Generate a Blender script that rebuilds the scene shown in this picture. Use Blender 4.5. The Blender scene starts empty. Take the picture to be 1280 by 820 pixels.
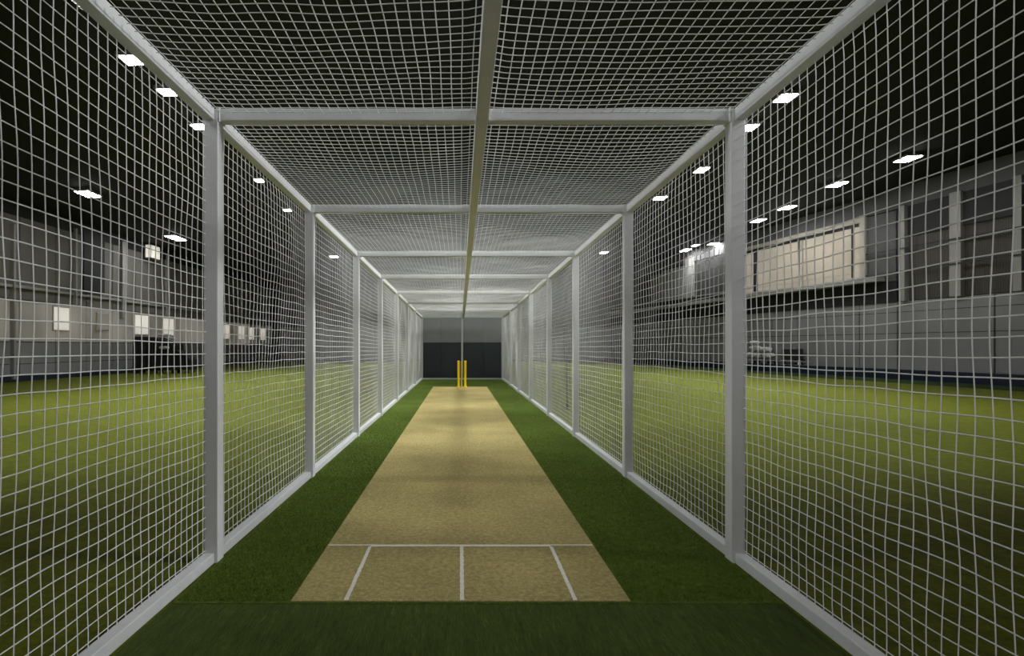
import bpy, bmesh, math, random
import numpy as np
from mathutils import Vector, Matrix, noise as mnoise

random.seed(7)
scene = bpy.context.scene
C = bpy.context.collection

# ------------------------------------------------------------------ camera
F, VX, VY, CAMH = 690.0, 575.0, 433.0, 1.484     # focal length in px of a 1280 px frame, vanishing point, eye height
cam_d = bpy.data.cameras.new('camera')
cam = bpy.data.objects.new('camera', cam_d); C.objects.link(cam)
cam.location = (0, 0, CAMH); cam.rotation_euler = (math.pi/2, 0, 0)
cam_d.sensor_width = 36; cam_d.lens = F/1280*36
cam_d.shift_x = (640-VX)/1280; cam_d.shift_y = (VY-410)/1280
cam_d.clip_start = 0.05; cam_d.clip_end = 300
scene.camera = cam

# ------------------------------------------------------------------ helpers
def tag(o, label=None, cat=None, group=None, kind=None):
    if label: o['label'] = label
    if cat: o['category'] = cat
    if group: o['group'] = group
    if kind: o['kind'] = kind
    return o

def thing(name, label, cat, loc=(0, 0, 0), rz=0, group=None):
    o = bpy.data.objects.new(name, None); C.objects.link(o)
    o.location = loc; o.rotation_euler = (0, 0, rz); o.empty_display_size = .2
    return tag(o, label, cat, group)

def link(name, me, mats, parent=None):
    o = bpy.data.objects.new(name, me); C.objects.link(o)
    for m in (mats if isinstance(mats, (list, tuple)) else [mats]): me.materials.append(m)
    if parent is not None: o.parent = parent
    return o

class MB:
    """collects shapes for one mesh"""
    def __init__(s): s.bm = bmesh.new()
    def box(s, x0, x1, y0, y1, z0, z1, bev=0, mi=0, M=None, seg=1):
        r = bmesh.ops.create_cube(s.bm, size=1)
        vs = r['verts']
        for v in vs:
            v.co = Vector(((x0+x1)/2+v.co.x*(x1-x0), (y0+y1)/2+v.co.y*(y1-y0), (z0+z1)/2+v.co.z*(z1-z0)))
        fs = list({f for v in vs for f in v.link_faces})
        if bev:
            es = list({e for v in vs for e in v.link_edges})
            rb = bmesh.ops.bevel(s.bm, geom=es, offset=bev, segments=seg, affect='EDGES', profile=.5)
            fs = list({f for v in rb['verts'] for f in v.link_faces} | {f for f in fs if f.is_valid})
            vs = list({v for f in fs for v in f.verts})
        for f in fs: f.material_index = mi
        if M is not None:
            for v in vs: v.co = M @ v.co
        return s
    def lathe(s, prof, n=20, M=None, mi=0, smooth=True):
        rings = []
        for r, z in prof:
            rings.append([s.bm.verts.new(Vector((r*math.cos(2*math.pi*k/n), r*math.sin(2*math.pi*k/n), z))) for k in range(n)])
        fs = []
        for a, b in zip(rings, rings[1:]):
            for k in range(n):
                fs.append(s.bm.faces.new((a[k], a[(k+1) % n], b[(k+1) % n], b[k])))
        fs.append(s.bm.faces.new(list(reversed(rings[0])))); fs.append(s.bm.faces.new(rings[-1]))
        for f in fs: f.material_index = mi; f.smooth = smooth and len(f.verts) == 4
        if M is not None:
            for ring in rings:
                for v in ring: v.co = M @ v.co
        return s
    def prism(s, pts, y0, y1, M=None, mi=0, bev=0):
        """polygon in x,z extruded along y"""
        a = [s.bm.verts.new((p[0], y0, p[1])) for p in pts]; b = [s.bm.verts.new((p[0], y1, p[1])) for p in pts]
        n = len(pts); fs = [s.bm.faces.new(a), s.bm.faces.new(list(reversed(b)))]
        for k in range(n): fs.append(s.bm.faces.new((a[k], b[k], b[(k+1) % n], a[(k+1) % n])))
        for f in fs: f.material_index = mi
        vs = a+b
        if bev:
            es = list({e for v in vs for e in v.link_edges})
            rb = bmesh.ops.bevel(s.bm, geom=es, offset=bev, segments=2, affect='EDGES', profile=.5)
            vs = list({v for v in rb['verts']} | {v for v in vs if v.is_valid})
        if M is not None:
            for v in vs: v.co = M @ v.co
        return s
    def build(s, name, mats, parent=None):
        bmesh.ops.recalc_face_normals(s.bm, faces=s.bm.faces)
        me = bpy.data.meshes.new(name); s.bm.to_mesh(me); s.bm.free()
        return link(name, me, mats, parent)

def quad_mesh(name, V, Q, mats, parent=None, smooth=True):
    me = bpy.data.meshes.new(name)
    me.vertices.add(len(V)); me.vertices.foreach_set('co', np.asarray(V, dtype=np.float32).ravel())
    me.loops.add(len(Q)*4); me.loops.foreach_set('vertex_index', np.asarray(Q, dtype=np.int32).ravel())
    me.polygons.add(len(Q))
    me.polygons.foreach_set('loop_start', np.arange(0, len(Q)*4, 4, dtype=np.int32))
    me.polygons.foreach_set('use_smooth', np.full(len(Q), smooth))
    me.update(calc_edges=True); me.validate()
    return link(name, me, mats, parent)

def S(r, g, b):
    """sRGB 0-255 to linear"""
    f = lambda c: c/12.92 if c <= .04045 else ((c+.055)/1.055)**2.4
    return (f(r/255), f(g/255), f(b/255), 1)

# ------------------------------------------------------------------ materials
def base_mat(name, rough=.6, metallic=0, spec=.5):
    m = bpy.data.materials.new(name); m.use_nodes = True
    nt = m.node_tree; p = nt.nodes['Principled BSDF']
    p.inputs['Roughness'].default_value = rough; p.inputs['Metallic'].default_value = metallic
    p.inputs['Specular IOR Level'].default_value = spec
    return m, nt, p

def noise_node(nt, scale, detail=4, rough=.6, vec=None):
    n = nt.nodes.new('ShaderNodeTexNoise'); n.inputs['Scale'].default_value = scale
    n.inputs['Detail'].default_value = detail; n.inputs['Roughness'].default_value = rough
    if vec is not None: nt.links.new(vec, n.inputs['Vector'])
    return n

def paint(name, col, rough=.5, var=.12, scale=3, bump=0, bscale=60, metallic=0, spec=.5, stretch=(1, 1, 1)):
    m, nt, p = base_mat(name, rough, metallic, spec)
    tc = nt.nodes.new('ShaderNodeTexCoord'); mp = nt.nodes.new('ShaderNodeMapping')
    mp.inputs['Scale'].default_value = stretch
    nt.links.new(tc.outputs['Object'], mp.inputs['Vector'])
    n = noise_node(nt, scale, 5, .6, mp.outputs['Vector'])
    r = nt.nodes.new('ShaderNodeValToRGB')
    r.color_ramp.elements[0].position = .3; r.color_ramp.elements[1].position = .7
    r.color_ramp.elements[0].color = [c*(1-var) for c in col[:3]]+[1]
    r.color_ramp.elements[1].color = [min(1, c*(1+var)) for c in col[:3]]+[1]
    nt.links.new(n.outputs['Fac'], r.inputs['Fac']); nt.links.new(r.outputs['Color'], p.inputs['Base Color'])
    if bump:
        n2 = noise_node(nt, bscale, 4, .6, mp.outputs['Vector'])
        b = nt.nodes.new('ShaderNodeBump'); b.inputs['Strength'].default_value = bump; b.inputs['Distance'].default_value = .01
        nt.links.new(n2.outputs['Fac'], b.inputs['Height']); nt.links.new(b.outputs['Normal'], p.inputs['Normal'])
    return m

def glow(name, col, strength, var=0, scale=1, base=(.8, .8, .8, 1)):
    m, nt, p = base_mat(name, .5)
    p.inputs['Base Color'].default_value = base
    p.inputs['Emission Color'].default_value = col; p.inputs['Emission Strength'].default_value = strength
    if var:
        tc = nt.nodes.new('ShaderNodeTexCoord'); n = noise_node(nt, scale, 2, .5, tc.outputs['Object'])
        mr = nt.nodes.new('ShaderNodeMapRange')
        mr.inputs['From Min'].default_value = .35; mr.inputs['From Max'].default_value = .65
        mr.inputs['To Min'].default_value = strength*(1-var); mr.inputs['To Max'].default_value = strength*(1+var)
        nt.links.new(n.outputs['Fac'], mr.inputs['Value']); nt.links.new(mr.outputs['Result'], p.inputs['Emission Strength'])
    return m

def turf(name, dark, light, tip, fine=170, pile=(1, 1, 1), bump=.9, patch=.8):
    m, nt, p = base_mat(name, .85, 0, .15)
    tc = nt.nodes.new('ShaderNodeTexCoord'); mp = nt.nodes.new('ShaderNodeMapping')
    mp.inputs['Scale'].default_value = pile
    nt.links.new(tc.outputs['Object'], mp.inputs['Vector'])
    n1 = noise_node(nt, fine, 3, .7, mp.outputs['Vector'])
    n2 = noise_node(nt, fine*.22, 4, .65, mp.outputs['Vector'])
    n3 = noise_node(nt, patch, 3, .5, tc.outputs['Object'])
    r = nt.nodes.new('ShaderNodeValToRGB'); cr = r.color_ramp
    cr.elements[0].position = .32; cr.elements[0].color = dark
    cr.elements[1].position = .56; cr.elements[1].color = light
    e = cr.elements.new(.72); e.color = tip
    a = nt.nodes.new('ShaderNodeMath'); a.operation = 'MULTIPLY_ADD'; a.inputs[1].default_value = .55
    b = nt.nodes.new('ShaderNodeMath'); b.operation = 'MULTIPLY'; b.inputs[1].default_value = .45
    nt.links.new(n2.outputs['Fac'], b.inputs[0]); nt.links.new(n1.outputs['Fac'], a.inputs[0]); nt.links.new(b.outputs[0], a.inputs[2])
    nt.links.new(a.outputs[0], r.inputs['Fac'])
    mx = nt.nodes.new('ShaderNodeMix'); mx.data_type = 'RGBA'; mx.blend_type = 'MULTIPLY'; mx.inputs[0].default_value = 1
    r2 = nt.nodes.new('ShaderNodeValToRGB')
    r2.color_ramp.elements[0].position = .3; r2.color_ramp.elements[0].color = (.78, .78, .78, 1)
    r2.color_ramp.elements[1].position = .7; r2.color_ramp.elements[1].color = (1.12, 1.12, 1.12, 1)
    nt.links.new(n3.outputs['Fac'], r2.inputs['Fac'])
    nt.links.new(r.outputs['Color'], mx.inputs[6]); nt.links.new(r2.outputs['Color'], mx.inputs[7])
    nt.links.new(mx.outputs[2], p.inputs['Base Color'])
    bp = nt.nodes.new('ShaderNodeBump'); bp.inputs['Strength'].default_value = bump; bp.inputs['Distance'].default_value = .02
    nt.links.new(a.outputs[0], bp.inputs['Height']); nt.links.new(bp.outputs['Normal'], p.inputs['Normal'])
    return m

def corrugated(name, c0, c1, scale):
    m, nt, p = base_mat(name, .6)
    tc = nt.nodes.new('ShaderNodeTexCoord'); w = nt.nodes.new('ShaderNodeTexWave')
    w.bands_direction = 'Y'; w.inputs['Scale'].default_value = scale; w.inputs['Distortion'].default_value = 0
    nt.links.new(tc.outputs['Object'], w.inputs['Vector'])
    r = nt.nodes.new('ShaderNodeValToRGB'); r.color_ramp.elements[0].color = c0; r.color_ramp.elements[1].color = c1
    nt.links.new(w.outputs['Fac'], r.inputs['Fac']); nt.links.new(r.outputs['Color'], p.inputs['Base Color'])
    b = nt.nodes.new('ShaderNodeBump'); b.inputs['Strength'].default_value = .8; b.inputs['Distance'].default_value = .03
    nt.links.new(w.outputs['Fac'], b.inputs['Height']); nt.links.new(b.outputs['Normal'], p.inputs['Normal'])
    return m

M = {}
M['frame'] = paint('white_frame_paint', (.66, .66, .655, 1), .42, .05, 5, .06, 90)
M['net'] = paint('white_net_cord', (.72, .72, .70, 1), .8, .05, 8)
M['field'] = turf('field_turf', (.058, .068, .003, 1), (.125, .142, .005, 1), (.20, .22, .012, 1), 26, (1, 1, 1), .5, .12)
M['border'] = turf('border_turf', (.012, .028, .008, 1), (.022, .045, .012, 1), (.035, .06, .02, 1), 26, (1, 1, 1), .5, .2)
M['lane'] = turf('lane_turf', (.034, .054, .006, 1), (.105, .155, .017, 1), (.22, .27, .05, 1), 95, (1, 1, 1), 1.0, .9)
M['blade'] = paint('turf_blades', (.105, .155, .018, 1), .7, .6, 70, spec=.15)
M['apron'] = turf('apron_turf', (.026, .042, .006, 1), (.064, .094, .013, 1), (.13, .165, .03, 1), 75, (1.7, .22, 1), .7, 1.2)
M['pitch'] = turf('pitch_matting', (.22, .17, .055, 1), (.56, .46, .185, 1), (.86, .75, .40, 1), 150, (1, 1, 1), .9, .8)
M['line'] = paint('white_line_turf', (.82, .77, .66, 1), .9, .22, 160, .5, 220)
M['ceil'] = paint('dark_ceiling', (.005, .005, .011, 1), .8, .2, .6)
M['fascia'] = paint('grey_fascia', (.10, .10, .105, 1), .7, .12, .5)
M['concrete'] = paint('grey_panel', (.27, .27, .275, 1), .7, .10, .7, .1, 30)
M['concrete_warm'] = paint('warm_grey_panel', (.17, .16, .145, 1), .7, .12, .5)
M['joint'] = paint('dark_joint', (.035, .035, .036, 1), .8, .1, 2)
M['dark'] = paint('dark_parts_and_shade', (.012, .013, .015, 1), .7, .2, 1)  # dark parts, and painted shade under the gallery and atop the bays
M['navy'] = paint('navy_pad', (.010, .018, .042, 1), .5, .15, 2)
M['column'] = paint('pale_column', (.34, .335, .32, 1), .6, .08, 1)
M['corr'] = corrugated('brown_corrugated_sheet', (.045, .042, .036, 1), (.12, .112, .098, 1), 6)
M['backing'] = paint('dark_back_wall', (.07, .07, .072, 1), .8, .2, .3)
M['slate'] = paint('slate_pad', S(62, 68, 74), .6, .05, 1.5)
M['gray_pad'] = paint('grey_pad', S(150, 150, 152), .6, .04, 1.5)
M['light'] = glow('lamp_diffuser', (1, .99, .98, 1), 80)
M['housing'] = paint('lamp_housing', (.25, .25, .26, 1), .4, .05, 3, metallic=.3)
M['warm_pane'] = glow('warm_frosted_pane', (1, .90, .76, 1), .10, .7, .35, (.26, .25, .225, 1))
M['warm_bright'] = glow('warm_lit_pane', (1, .92, .78, 1), .42, .3, 1.2)
M['warm_lamp'] = glow('warm_wall_lamp', (1, .92, .74, 1), .6)
M['blind'] = glow('lit_blind', (1, .88, .70, 1), .20, .35, .35, (.30, .27, .22, 1))
M['window_frame'] = paint('cream_window_frame', (.50, .46, .40, 1), .5, .06, 2)
M['yellow'] = paint('yellow_plastic', S(253, 216, 20), .35, .05, 4)
M['cream'] = paint('pale_cream_stump', S(205, 190, 130), .45, .06, 4)
M['black'] = paint('black_cover', (.010, .011, .013, 1), .55, .3, 2, .5, 6)
M['char'] = paint('charcoal_metal', (.03, .03, .032, 1), .45, .2, 3)
M['bag'] = paint('white_bag', (.55, .55, .54, 1), .8, .12, 6, .4, 14)

# ------------------------------------------------------------------ hall shell
LX = -18.8                                     # left wall
RXo, RXs = 25.2, -.175                         # right wall x = RXo + RXs*y
YB, YF = 56.0, -9.0
rwx = lambda y: RXo+RXs*y
ceil_z = lambda x: 7.6+(x+18)*.034

b = MB(); b.box(LX-.3, 28, YF, YB+.3, -.25, 0); tag(b.build('floor', M['field']), kind='structure')
b = MB()
vs = [b.bm.verts.new(p) for p in [(LX-.4, YF-.3, ceil_z(LX-.4)), (28, YF-.3, ceil_z(28)), (28, YB+.4, ceil_z(28)), (LX-.4, YB+.4, ceil_z(LX-.4))]]
b.bm.faces.new(vs)
vs2 = [b.bm.verts.new(v.co+Vector((0, 0, .25))) for v in vs]; b.bm.faces.new(vs2)
for k in range(4): b.bm.faces.new((vs[k], vs[(k+1) % 4], vs2[(k+1) % 4], vs2[k]))
tag(b.build('ceiling', M['ceil']), kind='structure')
b = MB(); b.box(LX-.3, 28, YB, YB+.3, 0, 9.4)
for x in np.arange(LX+.6, 15, 2.4): b.box(x, x+2.32, YB-.06, YB, .1, 3.4, mi=1)
tag(b.build('wall_back', [M['backing'], M['concrete']]), kind='structure')
b = MB(); b.box(LX-.3, 28, YF-.3, YF, 0, 9.6); tag(b.build('wall_front', M['backing']), kind='structure')

# left wall: concrete panels low, frosted strip windows, dark sheet above
b = MB()
b.box(LX-.3, LX, YF, YB, 0, 7.62, mi=0)
y = -8.0
edges = []
while y < YB-2.2:
    edges.append(y)
    for z0, z1 in ((.02, .72), (.75, 1.66)): b.box(LX, LX+.05, y+.03, y+2.07, z0, z1, mi=1)
    b.box(LX, LX+.05, y+.03, y+2.07, 3.5, 7.4, mi=2)
    y += 2.1
tag(b.build('wall_left', [M['joint'], M['concrete'], M['concrete_warm']]), kind='structure')
for i, y in enumerate(edges):
    if y < 17: continue
    b = MB()
    b.box(LX-.02, LX+.04, y+.03, y+2.07, 1.70, 3.46, mi=0)
    o = tag(b.build('window_%d' % (i+20), [M['warm_pane']]), kind='structure')
for k, (y, z0, z1, m_, w) in enumerate([(25.9, 2.25, 3.3, 'warm_bright', 1.0), (28.9, 2.35, 3.2, 'warm_pane', .9), (32.4, 2.2, 3.3, 'warm_bright', 1.3), (35.4, 2.2, 3.25, 'warm_bright', 1.2),
                          (44.2, 2.1, 3.2, 'warm_bright', 1.1), (47.2, 2.1, 3.25, 'warm_bright', 1.2), (49.4, 2.1, 3.2, 'warm_bright', 1.3), (52.3, 2.1, 3.2, 'warm_bright', 1.2)]):
    t = thing('wall_lamp', ['square warm wall lamp with the brightest glow, first from the open end of left wall',
                            'dim square wall lamp on left wall between two bright ones',
                            'square warm wall lamp just above the tall black covered stack',
                            'square warm wall lamp beyond the tall black covered stack, before first cage post',
                            'warm wall lamp seen just past the first left cage post',
                            'warm wall lamp second past the first left cage post',
                            'warm wall lamp third past the first left cage post',
                            'warm wall lamp at the far end of the left wall'][k], 'lamp', (LX+.06, y, 0), 0, 'warm lamps along the left wall')
    b = MB(); b.box(0, .05, -w/2-.05, w/2+.05, z0-.05, z1+.05, .01); b.build('frame', M['window_frame'], t)
    b = MB(); b.box(.05, .07, -w/2, w/2, z0, z1); b.build('diffuser', M[m_], t)
n = 0
for y, w, z0, z1 in ((23.0, .12, .1, 6.6), (26.7, .14, 3.5, 7.2), (30.4, .36, 3.0, 7.3), (35.1, .25, 3.4, 7.3), (41.5, .3, 3.4, 7.3), (47.0, .3, 3.4, 7.3)):
    n += 1
    b = MB(); b.box(LX, LX+.22, y, y+w, z0, z1, .01); tag(b.build('trim_%d' % n, M['column']), kind='structure')
b = MB(); b.box(LX, LX+.16, YF, YB, 3.95, 4.07, .01); n += 1; tag(b.build('trim_%d' % n, M['column']), kind='structure')
b = MB(); b.box(LX, LX+.14, 27.4, 29.0, 4.2, 7.2); n += 1; tag(b.build('trim_%d' % n, M['dark']), kind='structure')
b = MB(); b.box(LX, LX+.10, YF, YB, 7.0, 7.62); n += 1; tag(b.build('trim_%d' % n, M['dark']), kind='structure')
b = MB(); b.box(LX, LX+.12, YF, YB, 0, .26, .02); tag(b.build('baseboard_left', M['navy']), kind='structure')

# right wall, slightly oblique: local y runs along the wall, local x points into the hall (negative = inward)
ang = math.atan2(.175, 1)
RW = Matrix.Translation((RXo, 0, 0)) @ Matrix.Rotation(ang, 4, 'Z')
ks = 1/math.cos(ang)
def rbox(mb, y0, y1, z0, z1, n0, n1, mi=0, bev=0):
    """n = distance in from the wall plane; y = hall depth"""
    mb.box(-n1, -n0, y0*ks, y1*ks, z0, z1, bev, mi, RW)
def right(name, mats, boxes, parent=None, kind='structure'):
    mb = MB()
    for bx in boxes: rbox(mb, *bx)
    o = mb.build(name, mats, parent)
    return tag(o, kind=kind) if parent is None else o
bl = [(YF, 58, 0, 9.5, -.3, 0, 0)]
y = -8.0
while y < 55:
    top = 3.58
    for z0, z1 in ((.02, 1.02), (1.05, 2.08), (2.11, 3.08), (3.11, top)):
        bl.append((y+.03, y+1.97, z0, z1, 0, .05, 1))
    y += 2.0
bl.append((YF, 58, 7.95, 9.5, 0, .12, 2))
right('wall_right', [M['joint'], M['concrete'], M['fascia']], bl)
n += 1; right('trim_%d' % n, M['dark'], [(26.0, 56, 3.6, 4.55, 0, .10)])                    # shadowed underside of the gallery, painted as a dark band
n += 1; right('trim_%d' % n, M['column'], [(26.6, 58, 4.62, 4.86, 0, .55), (36, 58, 5.18, 5.26, .4, .5)])   # gallery ledge and rail
# lit gallery window with blinds
pane = right('window_1', M['blind'], [(27.9, 36.2, 4.98, 7.62, .02, .06)])
right('window_frame', M['window_frame'], [(27.55, 27.85, 4.86, 8.05, .02, .22), (27.85, 36.4, 7.70, 7.95, .02, .20), (27.85, 36.4, 4.86, 4.98, .02, .2), (36.2, 36.5, 4.86, 7.7, .02, .2),
                                        (31.55, 31.75, 4.98, 7.7, .02, .12)], pane)
right('mullion', M['dark'], [(35.2, 35.5, 4.98, 7.7, .05, .13), (28.35, 28.42, 4.98, 7.6, .05, .1), (31.76, 31.82, 4.98, 7.7, .05, .13), (27.9, 36.2, 7.56, 7.68, .05, .13)], pane)
right('blind_rail', M['window_frame'], [(27.9, 36.2, 5.22, 5.27, .06, .09)], pane)
# upper bays beside the window
n += 1; right('trim_%d' % n, M['fascia'], [(26.05, 27.5, 4.6, 7.9, 0, .08)])
for y0, y1 in ((23.62, 25.45), (21.3, 23.1), (18.6, 20.95), (15.6, 18.3), (12.6, 15.3)):
    n += 1; right('trim_%d' % n, [M['corr']], [(y0, y1, 3.62, 7.2, 0, .05)])
    n += 1; right('trim_%d' % n, [M['dark']], [(y0, y1, 6.55, 7.95, .02, .12)])  # black strip paints in the shadow over the upper part of each bay
for y0, w in ((25.5, .2), (23.1, .45), (20.97, .28), (18.3, .3), (15.3, .3)):
    n += 1; right('trim_%d' % n, [M['column']], [(y0, y0+w, 3.6, 8.0, 0, .25)])
for z in (6.0, 4.95):
    n += 1; right('trim_%d' % n, [M['char']], [(12, 27.5, z, z+.05, .25, .3)])
# far gallery: pale piers
for y0, y1, z0, z1, m_ in ((41.9, 43.0, 5.3, 8.4, 'column'), (43.2, 46.2, 5.3, 7.8, 'concrete'), (46.6, 48.2, 5.3, 7.6, 'concrete_warm'), (36.6, 41.6, 5.2, 7.9, 'joint'), (42.2, 43.4, .4, 3.5, 'column')):
    n += 1; right('trim_%d' % n, [M[m_]], [(y0, y1, z0, z1, .02, .16)])
# low navy pad line a step in front of the right wall
right('baseboard_right', M['navy'], [(YF, 55, 0, .46, 1.05, 1.18, 0, .02)])
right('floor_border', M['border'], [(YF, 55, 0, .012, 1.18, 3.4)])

# ------------------------------------------------------------------ ceiling lights
def ray_to_ceiling(px, py, drop):
    z = 8.0
    for _ in range(8):
        D = (z-drop-CAMH)*F/(VY-py); X = (px-VX)/F*D; z = ceil_z(X)
    return X, D, z-drop
LIGHTS = [
 (108, 3, .55, .6, 'nearest square ceiling light of the left inner row, at the top edge'),
 (165, 76, .52, .55, 'second square ceiling light of the left inner row, bright white'),
 (209, 116, .48, .5, 'third square ceiling light of the left inner row'),
 (249, 159, .5, .5, 'square ceiling light close beside the top of first left cage post'),
 (324, 226, .4, .5, 'small ceiling light above left side, first past the first cage post'),
 (359, 263, .4, .5, 'small ceiling light just before the second left cage post'),
 (417, 321, .7, .9, 'far small ceiling light past the second left cage post'),
 (110, 243, .85, 1.5, 'lone bright ceiling light of the left outer row above the left wall'),
 (220, 298, .9, 2.4, 'bright ceiling light of the left outer row above the black covered stack'),
 (982, 123, .6, .7, 'nearest ceiling light of the right inner row'),
 (937, 160, .55, .7, 'ceiling light close beside the top of first right cage post'),
 (877, 213, .55, .9, 'ceiling light of the right inner row between first two cage posts'),
 (825, 248, .7, .8, 'ceiling light of right inner row near the second right cage post'),
 (755, 316, .7, .9, 'far faint ceiling light past the second right cage post'),
 (1135, 199, .95, 1.2, 'nearest ceiling light of the right outer row, above the corrugated bays'),
 (1046, 231, .9, 1.3, 'second ceiling light of the right outer row, above the lit window'),
 (984, 260, .9, 1.4, 'third ceiling light of the right outer row, above the lit window'),
 (948, 276, .85, 1.4, 'fourth ceiling light of the right outer row beside the first cage post'),
 (892, 305, .9, 1.2, 'far ceiling light of right outer row, nearest of the three past first post'),
 (870, 307, .7, 1.1, 'far ceiling light of right outer row, middle of the three past first post'),
 (857, 313, .8, 1.8, 'far ceiling light of right outer row, last of the three past first post'),
]
for px, py, w, l, lab in LIGHTS:
    X, D, z = ray_to_ceiling(px, py, .10); w *= .70; l *= .66
    if abs(X) > 12: w *= .85; l *= .85
    t = thing('ceiling_light', lab, 'light', (X, D, z), 0, 'ceiling lights')
    t.rotation_euler = (0, -math.atan(.034), 0)
    b = MB(); b.box(-w/2-.06, w/2+.06, -l/2-.06, l/2+.06, .01, .098, .01); b.build('housing', M['housing'], t)
    b = MB(); b.box(-w/2, w/2, -l/2, l/2, -.008, .012, .004); b.build('diffuser', M['light'], t)
# dim warm wall spotlight on the left
t = thing('wall_spotlight', 'dim warm box spotlight high on the left wall above the lamps', 'light', (LX+.3, 33.0, 8.0-.9))
b = MB(); b.box(-.3, -.1, -.12, .12, -.1, .1, .02); b.box(-.12, .30, -.5, .5, -.42, .42, .04); b.build('housing', M['housing'], t)
b = MB(); b.box(.0, .26, -.515, -.5, -.36, .36); b.box(.30, .315, -.44, .44, -.36, .36); b.build('diffuser', M['warm_lamp'], t)

# ------------------------------------------------------------------ cage
CX, HW, PW, RWD = .10, 1.755, .097, .072         # centre, half inner width, post and rail sections
DEP = [1.2, 3.82, 6.27, 9.08, 11.78, 14.82, 17.76, 20.82, 24.64]
top_z = lambda y: CAMH+1.596-.01304*y          # underside of the roof frame
slope = math.atan(-.01304)
cage = thing('practice_net_cage', 'long white steel frame cage hung with white square mesh netting over the pitch', 'net cage', (CX, 0, 0))
BT = .085
for i, y in enumerate(DEP):
    for s in (-1, 1):
        x0, x1 = sorted((s*HW, s*(HW+PW)))
        b = MB(); b.box(x0, x1, y-PW/2, y+PW/2, 0, top_z(y)+BT-.004, .006, seg=2)
        b.build('post', M['frame'], cage)
    b = MB(); z = top_z(y)
    for xa, xb in ((-HW, .004), (.096, HW)):
        b.box(xa, xb, y-.04, y+.04, z, z+BT, .006, seg=2)
    for s in (-1, 1):      # end plates
        xa, xb = sorted((s*HW, s*(HW-.012))); b.box(xa, xb, y-.048, y+.048, z-.008, z+BT+.004, .002)
    b.build('cross_beam', M['frame'], cage)
for y0, y1 in zip(DEP, DEP[1:]):
    for s in (-1, 1):
        x0, x1 = sorted((s*(HW+.024), s*(HW+PW)))
        b = MB(); b.box(x0, x1, y0+PW/2, y1-PW/2, 0.002, RWD, .005, seg=2); b.build('bottom_rail', M['frame'], cage)
        # sloping top rail
        L = (y1-y0-PW)/math.cos(slope)
        Mx = Matrix.Translation((0, (y0+y1)/2, (top_z(y0)+top_z(y1))/2)) @ Matrix.Rotation(slope, 4, 'X')
        b = MB(); b.box(x0, x1, -L/2, L/2, 0, BT, .005, M=Mx, seg=2); b.build('top_rail', M['frame'], cage)
L = (DEP[-1]-DEP[0]+.08)/math.cos(slope)
Mx = Matrix.Translation((.05, (DEP[0]+DEP[-1])/2, (top_z(DEP[0])+top_z(DEP[-1]))/2)) @ Matrix.Rotation(slope, 4, 'X')
b = MB(); b.box(-.043, .043, -L/2, L/2, -.012, BT, .006, M=Mx, seg=2); b.build('ridge_beam', M['frame'], cage)
b = MB(); b.box(-HW, HW, DEP[-1]-.036, DEP[-1]+.036, .002, RWD, .005, seg=2); b.build('back_rail', M['frame'], cage)
b = MB(); b.box(-.045, .035, DEP[-1]-.0395, DEP[-1]+.0395, RWD, top_z(DEP[-1])-.0115, .005, seg=2); b.build('back_post', M['frame'], cage)

def net(name, P0, U, Vv, nu, nv, seg_u, seg_v, r, amp, seed, N, sag=0, pin_pow=.5):
    """square mesh of cords over the parallelogram P0 + u*U + v*V, billowing along N; cords are tubes"""
    P0, U, Vv, N = (np.array(a, dtype=float) for a in (P0, U, Vv, N))
    Lu, Lv = np.linalg.norm(U), np.linalg.norm(Vv)
    ud, vd = U/Lu, Vv/Lv
    rs = np.random.RandomState(seed)
    K = [(rs.uniform(.4, 1.3)/1.0, rs.uniform(.4, 1.3), rs.uniform(0, 6.28), rs.uniform(0, 6.28), rs.uniform(.4, 1)) for _ in range(5)]
    K2 = [(rs.uniform(2.0, 5.0), rs.uniform(2.0, 5.0), rs.uniform(0, 6.28), rs.uniform(0, 6.28), rs.uniform(.4, 1)) for _ in range(4)]
    def disp(u, v, kk):
        a = 0
        for fu, fv, pu, pv, w in kk: a = a+w*np.sin(fu*u*Lu*2.2+pu)*np.cos(fv*v*Lv*2.2+pv)
        return a/len(kk)
    def pos(u, v):
        pin = np.clip(4*u*(1-u), 0, 1)**pin_pow*np.clip(4*v*(1-v), 0, 1)**pin_pow
        d = amp*1.5*disp(u, v, K)*pin + amp*.18*disp(u, v, K2)*np.sqrt(pin) - sag*pin
        du = amp*.42*disp(v, u, K)*pin + amp*.16*disp(v, u, K2)*np.sqrt(pin)
        dv = amp*.55*disp(u+.37, v+.21, K)*pin + amp*.16*disp(u+.7, v+.4, K2)*np.sqrt(pin)
        return P0+np.outer(u, U)+np.outer(v, Vv)+np.outer(d, N)+np.outer(du, ud)+np.outer(dv, vd)
    allV, allQ, off = [], [], 0
    def tubes(lines, seg, axis):
        nonlocal off
        t = np.linspace(0, 1, seg+1)
        for q in lines:
            P = pos(np.full_like(t, q), t) if axis == 'v' else pos(t, np.full_like(t, q))
            T = np.gradient(P, axis=0); T /= np.linalg.norm(T, axis=1)[:, None]
            B = np.cross(T, N); B /= np.linalg.norm(B, axis=1)[:, None]
            A = np.cross(B, T)
            ring = np.stack([P+r*A, P+r*B, P-r*A, P-r*B], axis=1).reshape(-1, 3)
            allV.append(ring)
            k = np.arange(seg)[:, None]*4; j = np.arange(4)[None, :]
            a0 = k+j; a1 = k+(j+1) % 4
            allQ.append(np.stack([a0, a1, a1+4, a0+4], axis=-1).reshape(-1, 4)+off)
            off += len(ring)
    tubes((np.arange(nu)+.5)/nu, seg_v, 'v')
    tubes((np.arange(nv)+.5)/nv, seg_u, 'u')
    return quad_mesh(name, np.concatenate(allV), np.concatenate(allQ), M['net'], cage)

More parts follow.
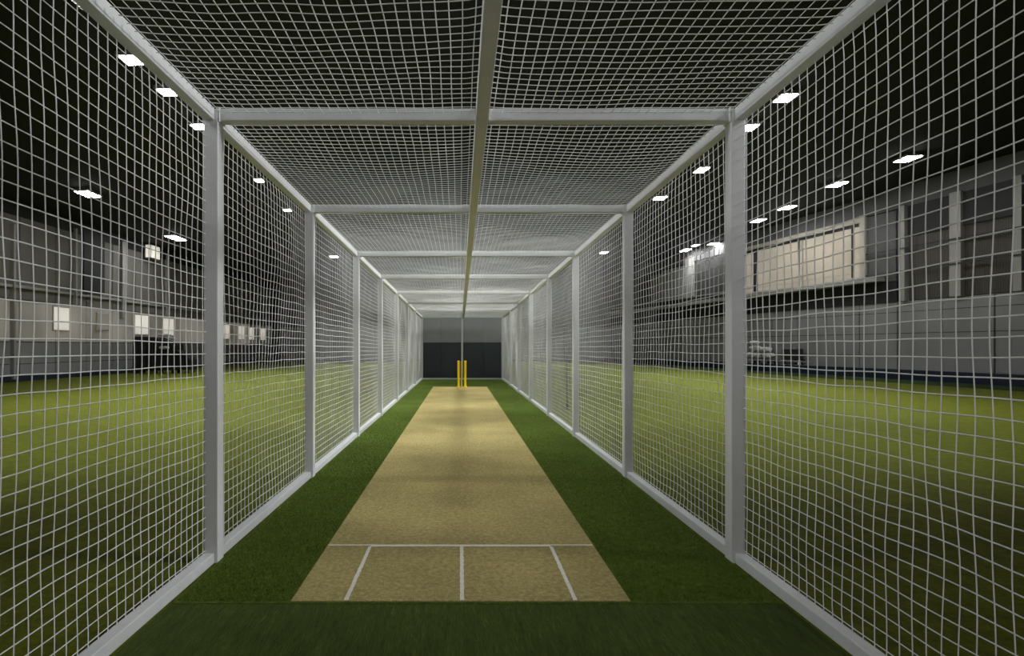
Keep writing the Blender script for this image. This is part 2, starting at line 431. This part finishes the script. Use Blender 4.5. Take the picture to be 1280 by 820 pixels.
for i, (y0, y1) in enumerate(zip(DEP, DEP[1:])):
    ya, yb = y0+PW/2, y1-PW/2
    za, zb = top_z(ya), top_z(yb)
    near = i < 3
    for s in (-1, 1):
        x = s*(HW+PW-.012)
        Lb = yb-ya
        nu = round(Lb/(.072 if i == 0 else .082)); nv = 40
        # vertical cords follow v; top edge slopes a little, so V is the mean and U carries the slope
        P0 = (x, ya, RWD-.004); U = (0, Lb, (zb-za)*.5); V_ = (0, 0, (za+zb)/2-RWD+.01)
        net('side_net', P0, U, V_, nu, nv, 30 if near else 10, 36 if near else 10, .0031 if i == 0 else .0029 if i < 3 else .0025, .075 if i < 2 else .05, 11+i*2+(s > 0), (s, 0, 0))
    for s in (-1, 1):
        xa, xb = (-HW, .005) if s < 0 else (.095, HW)
        nu = round((xb-xa)/.062); nv = round((yb-ya)/.066)
        net('roof_net', (xa, ya, za+.045), (xb-xa, 0, 0), (0, yb-ya, zb-za), nu, nv, 26 if near else 8, 30 if near else 8, .0029 if i < 3 else .0021, .06 if i < 2 else .04, 101+i*2+(s > 0), (0, 0, 1), .02)

# ------------------------------------------------------------------ turf, pitch, wicket
PN, PF = 3.18, 20.1
b = MB(); b.box(CX-HW+.0, CX+HW-.0, 3.165, 24.58, .0005, .012, .002)
lane = tag(b.build('turf_lane', M['lane']), 'dark green artificial turf carpet laid along the inside of the cage', 'turf')
rs_ = np.random.RandomState(5)
NB = 70000
yy = 3.19+rs_.rand(NB)*rs_.rand(NB)**.7*9.5
side = rs_.rand(NB) < .5
xx = np.where(side, rs_.uniform(CX-HW+.02, -.985, NB), rs_.uniform(.995, CX+HW-.02, NB))
ht = rs_.uniform(.008, .017, NB); th = rs_.uniform(0, 2*np.pi, NB); ln = rs_.uniform(.0, .014, NB); ph = rs_.uniform(0, 2*np.pi, NB)
wv = np.stack([np.cos(th), np.sin(th), 0*th], 1)*.0022
bp_ = np.stack([xx, yy, np.full(NB, .0105)], 1); tp_ = bp_+np.stack([np.cos(ph)*ln, np.sin(ph)*ln, ht], 1)
Vb = np.stack([bp_-wv, bp_+wv, tp_+wv*.3, tp_-wv*.3], 1).reshape(-1, 3)
tag(quad_mesh('grass_pile', Vb, np.arange(NB*4).reshape(-1, 4), M['blade'], lane, False), kind='stuff')
b = MB(); b.box(CX-HW+.0, CX+HW-.0, .6, 3.16, .0005, .010, .002)
tag(b.build('turf_apron', M['apron']), 'front strip of brushed green turf before the pitch end', 'turf')
PX = .004
pitch = thing('pitch_mat', 'long tan cricket pitch matting with white crease lines down the cage', 'pitch mat', (PX, 0, .012))
b = MB(); b.box(-.98, .98, PN, PF, 0, .006, .0015); b.build('matting', M['pitch'], pitch)
def strip(name, x0, y0, x1, y1, w):
    d = Vector((x1-x0, y1-y0, 0)); Ln = d.length
    Mx = Matrix.Translation((x0, y0, .006)) @ Matrix.Rotation(math.atan2(d.y, d.x), 4, 'Z')
    mb = MB(); nseg = 40
    top = []
    rs = random.Random(name+str(x0))
    for k in range(nseg+1):
        j = lambda: rs.uniform(-.0022, .0022)
        a = mb.bm.verts.new(Mx @ Vector((Ln*k/nseg, -w/2+j(), .0022))); c = mb.bm.verts.new(Mx @ Vector((Ln*k/nseg, w/2+j(), .0022)))
        top.append((a, c))
    for (a, c), (a2, c2) in zip(top, top[1:]):
        mb.bm.faces.new((a, a2, c2, c))
    return mb.build(name, M['line'], pitch)
strip('popping_crease', -.66, 4.06, .66, 4.06, .038)
strip('crease_extension', -.975, 4.07, -.66, 4.07, .020); strip('crease_extension', .66, 4.07, .975, 4.07, .020)
strip('return_crease', -.662, 4.04, -.662, PN+.005, .025)
strip('return_crease', .662, 4.04, .662, PN+.005, .025)
strip('middle_line', .008, 4.04, .008, PN+.005, .025)

w = thing('wicket', 'yellow cricket stumps with a pale middle stump at the pitch far end', 'wicket', (.066, 19.75, .018))
prof = lambda r, h: [(r*1.5, 0), (r*1.55, .03), (r*1.1, .06), (r, .09), (r, h-.05), (r*1.12, h-.045), (r*1.12, h-.015), (r*.8, h), ]
for x in (-.118, .122):
    b = MB(); b.lathe(prof(.040, .955), 18, Matrix.Translation((x, 0, 0))); b.build('stump', M['yellow'], w)
b = MB(); b.lathe(prof(.028, .93), 18, Matrix.Translation((-.012, 0, 0))); tag(b.build('stump', M['cream'], w), 'pale cream middle stump')
b = MB(); b.box(-.2, .2, -.06, .06, 0, .018, .006); b.build('base', M['yellow'], w)

# backdrop board just beyond the cage
bd = thing('backdrop_board', 'upright padded board behind the cage, slate blue below and grey above', 'board', (CX, 24.95, 0))
b = MB()
for k in range(4): b.box(-1.94+k*.97+.003, -1.94+(k+1)*.97-.003, 0, .12, .0, 1.66, .01)
b.build('lower_pad', M['slate'], bd)
b = MB()
for k in range(4): b.box(-1.94+k*.97+.002, -1.94+(k+1)*.97-.002, .02, .10, 1.665, 3.2, .008)
b.build('upper_pad', M['gray_pad'], bd)

# ------------------------------------------------------------------ things standing in the hall
# tall black covered stack by the left wall
st = thing('covered_equipment_stack', 'tall black covered equipment stack standing against the left wall', 'equipment', (-16.7, 30.6, 0))
rs = random.Random(3)
b = MB(); b.prism([(-1.2, .18), (-1.2, 1.95), (-1.05, 2.04), (.1, 1.98), (.28, 1.8), (1.0, 1.72), (1.15, 1.55), (1.15, .18)], -.45, .5, bev=.05)
b.build('cover', M['black'], st)
for x in (-1.0, -.55, -.1, .35, .8):
    b = MB(); b.box(x, x+.05, -.49, -.44, .25, 1.6+.2*(x < .2), .015); b.build('strap', M['char'], st)
b = MB(); b.prism([(1.16, .2), (1.16, 1.3), (1.6, 1.05), (1.95, .75), (1.95, .2)], -.4, .4, bev=.04); b.build('side_cover', M['black'], st)
for x in (-1.0, 0, .95, 1.75):
    for y in (-.3, .3):
        b = MB(); b.lathe([(.085, -.03), (.09, 0), (.085, .03)], 14, Matrix.Translation((x, y, .09)) @ Matrix.Rotation(math.pi/2, 4, 'X')); b.box(x-.02, x+.02, y-.04, y+.04, .09, .2); b.build('caster', M['char'], st)
for k, (x, z, l, rot) in enumerate(((.35, 1.86, .75, .12), (.75, 1.40, .55, -.05), (1.0, 1.62, .4, .5))):
    b = MB(); b.lathe([(.03, -l/2), (.075, -l/2+.05), (.085, 0), (.075, l/2-.05), (.03, l/2)], 12, Matrix.Rotation(math.pi/2+rot*.4, 4, 'Y'))
    o = b.build('rolled_bundle', M['bag'])
    o.location = ((-16.35, 30.6, 2.10), (-16.1, 30.045, 1.42), (-15.9, 30.5, 1.93))[k]
    tag(o, ['pale rolled bundle lying on top of the black covered stack', 'pale roll tied to the front of the black covered stack', 'short pale roll leaning on the low end of the black covered stack'][k], 'bundle', 'pale rolls on the covered stack')

# low bench with white bags by the right wall
by = 33.2; bxw = rwx(by)-.55
bench = thing('low_bench', 'low dark bench carrying white bags against the right wall', 'bench', (bxw, by, 0), ang)
b = MB(); b.box(-.42, .42, -2.0, 2.2, .62, .70, .015); b.build('bench_top', M['char'], bench)
for y in (-1.8, -.5, .8, 2.0):
    b = MB(); b.box(-.36, -.28, y-.05, y+.05, 0, .62, .008); b.box(.28, .36, y-.05, y+.05, 0, .62, .008); b.box(-.3, .3, y-.03, y+.03, .3, .36); b.build('trestle', M['char'], bench)
b = MB(); b.box(-.45, -.42, -3.4, 2.2, .60, .68, .008); b.build('front_rail', M['column'], bench)
b = MB(); b.box(.05, .4, -1.9, -.6, .70, 1.35, .04); b.build('tool_box', M['char'], bench)
bl = []
R3 = Matrix.Rotation(ang, 4, 'Z')
k = 0
for (y, z, rx, ry_, rz_) in ((1.75, .92, .3, .42, .22), (1.0, .90, .3, .38, .20), (.25, .90, .3, .40, .20), (1.4, 1.33, .28, .45, .21), (.55, 1.28, .28, .42, .19), (1.5, 1.71, .24, .36, .15)):
    me = bpy.data.meshes.new('kit_bag'); bm = bmesh.new(); bmesh.ops.create_icosphere(bm, subdivisions=3, radius=1)
    for v in bm.verts:
        c = v.co.copy()
        f = 1+.13*mnoise.noise(c*1.7+Vector((k*7, 0, 0)))
        v.co = Vector((math.copysign(abs(c.x)**.75, c.x)*rx, math.copysign(abs(c.y)**.7, c.y)*ry_*.86, math.copysign(abs(c.z)**.7, c.z)*rz_*.92))*f
    for f in bm.faces: f.smooth = True
    bm.to_mesh(me); bm.free()
    o = link('kit_bag', me, M['bag'])
    o.location = Vector((bxw, by, z)) + R3 @ Vector((-.08, y, 0)); o.rotation_euler = (0, 0, ang+rs.uniform(-.2, .2))
    tag(o, ['white kit bag on the bench, bottom row, farthest along', 'white kit bag on the bench, middle of bottom row', 'white kit bag on the bench, bottom row, at the near side',
            'white kit bag in second layer on the bench, farther one', 'white kit bag in second layer on the bench, nearer one', 'topmost white kit bag of the heap on the bench'][k], 'bag', 'white bags heaped on the bench')
    k += 1
mk = Vector((rwx(30.9)-.8, 30.9, 0))
t = thing('marker_cone', 'small white marker cone beside the dark bench', 'cone', mk)
b = MB(); b.lathe([(.2, .03), (.17, .06), (.05, .72), (.03, .74)], 18); b.build('body', M['bag'], t)
b = MB(); b.box(-.24, .24, -.24, .24, 0, .035, .01); b.build('base', M['bag'], t)

# thin dark pole standing outside the right nets
t = thing('slim_pole', 'thin dark upright pole on the turf just outside the right netting', 'pole', (2.54, 13.1, 0))
b = MB(); b.lathe([(.022, .02), (.022, 1.6), (.012, 1.62)], 12); b.build('shaft', M['char'], t)
b = MB(); b.lathe([(.12, 0), (.12, .015), (.04, .035)], 18); b.build('base', M['char'], t)

# ------------------------------------------------------------------ lighting
def spot(name, loc, target, power, size, blend=.6, radius=.25, col=(1, .97, .93)):
    d = bpy.data.lights.new(name, 'SPOT'); d.energy = power; d.spot_size = math.radians(size); d.spot_blend = blend; d.shadow_soft_size = radius; d.color = col
    o = bpy.data.objects.new(name, d); C.objects.link(o); o.location = loc
    o.rotation_euler = (Vector(target)-Vector(loc)).to_track_quat('-Z', 'Y').to_euler(); return o
def area(name, loc, target, power, sx, sy, col=(1, .98, .95)):
    d = bpy.data.lights.new(name, 'AREA'); d.shape = 'RECTANGLE'; d.size = sx; d.size_y = sy; d.energy = power; d.color = col
    o = bpy.data.objects.new(name, d); C.objects.link(o); o.location = loc
    o.rotation_euler = (Vector(target)-Vector(loc)).to_track_quat('-Z', 'Y').to_euler(); return o
COOL = (.95, .98, 1)
for y, p in ((6.5, 560), (10.5, 1050), (15.0, 1150), (18.5, 700)):
    spot('cage_fill_spot', (.4, y, 7.6), (.1, y+.8, 0), p, 58, .9, .3, COOL)  # added spot without a fixture, brightens the pitch
for y, p in ((2.6, 7600), (7.5, 12500), (12.5, 13000), (18, 10000), (23, 6500)):  # added spots, no fixtures of their own, brighten the cage's inner faces
    spot('row_fill_spot', (10, y, 8.2), (-1.75, y+1.6, 2.25), p, 33, .9, 1.3, COOL)
    spot('row_fill_spot', (-7, y, 7.6), (1.95, y+1.6, 2.1), p*.32, 40, .9, 1.3, COOL)
area('front_fill', (.7, -1.7, 1.8), (.5, 6, 2.5), 32, 1.6, 1.0)  # added fill lamp behind the camera, lifts nets and post fronts
for x, y, p in ((-6.5, 11.5, 1500), (7, 11.5, 1500), (-8, 16, 2600), (9, 16, 2600), (-8, 23, 3200), (9, 23, 3200), (-8, 31, 3200), (8.5, 31, 3200), (-7, 42, 4200), (7, 42, 4200)):
    spot('field_fill_spot', (x, y, 7.5), (x*1.1, y-.3, 0), p, 100, 1, .4, COOL)  # added spot without a fixture, lights up the outer field
for x in (-3.9, 4.1):
    for y, p in ((8.5, 650), (12.5, 950), (17, 950), (22, 950)):
        spot('net_side_fill_spot', (x, y, 7.4), (x*1.02, y+.2, 0), p, 62, 1, .3, COOL)  # added spot without a fixture, for the net cords and turf alongside

wd = bpy.data.worlds.new('world'); scene.world = wd; wd.use_nodes = True
wd.node_tree.nodes['Background'].inputs['Color'].default_value = (.5, .52, .55, 1)
wd.node_tree.nodes['Background'].inputs['Strength'].default_value = .02
scene.view_settings.view_transform = 'Standard'
scene.view_settings.look = 'None'
scene.view_settings.exposure = 0
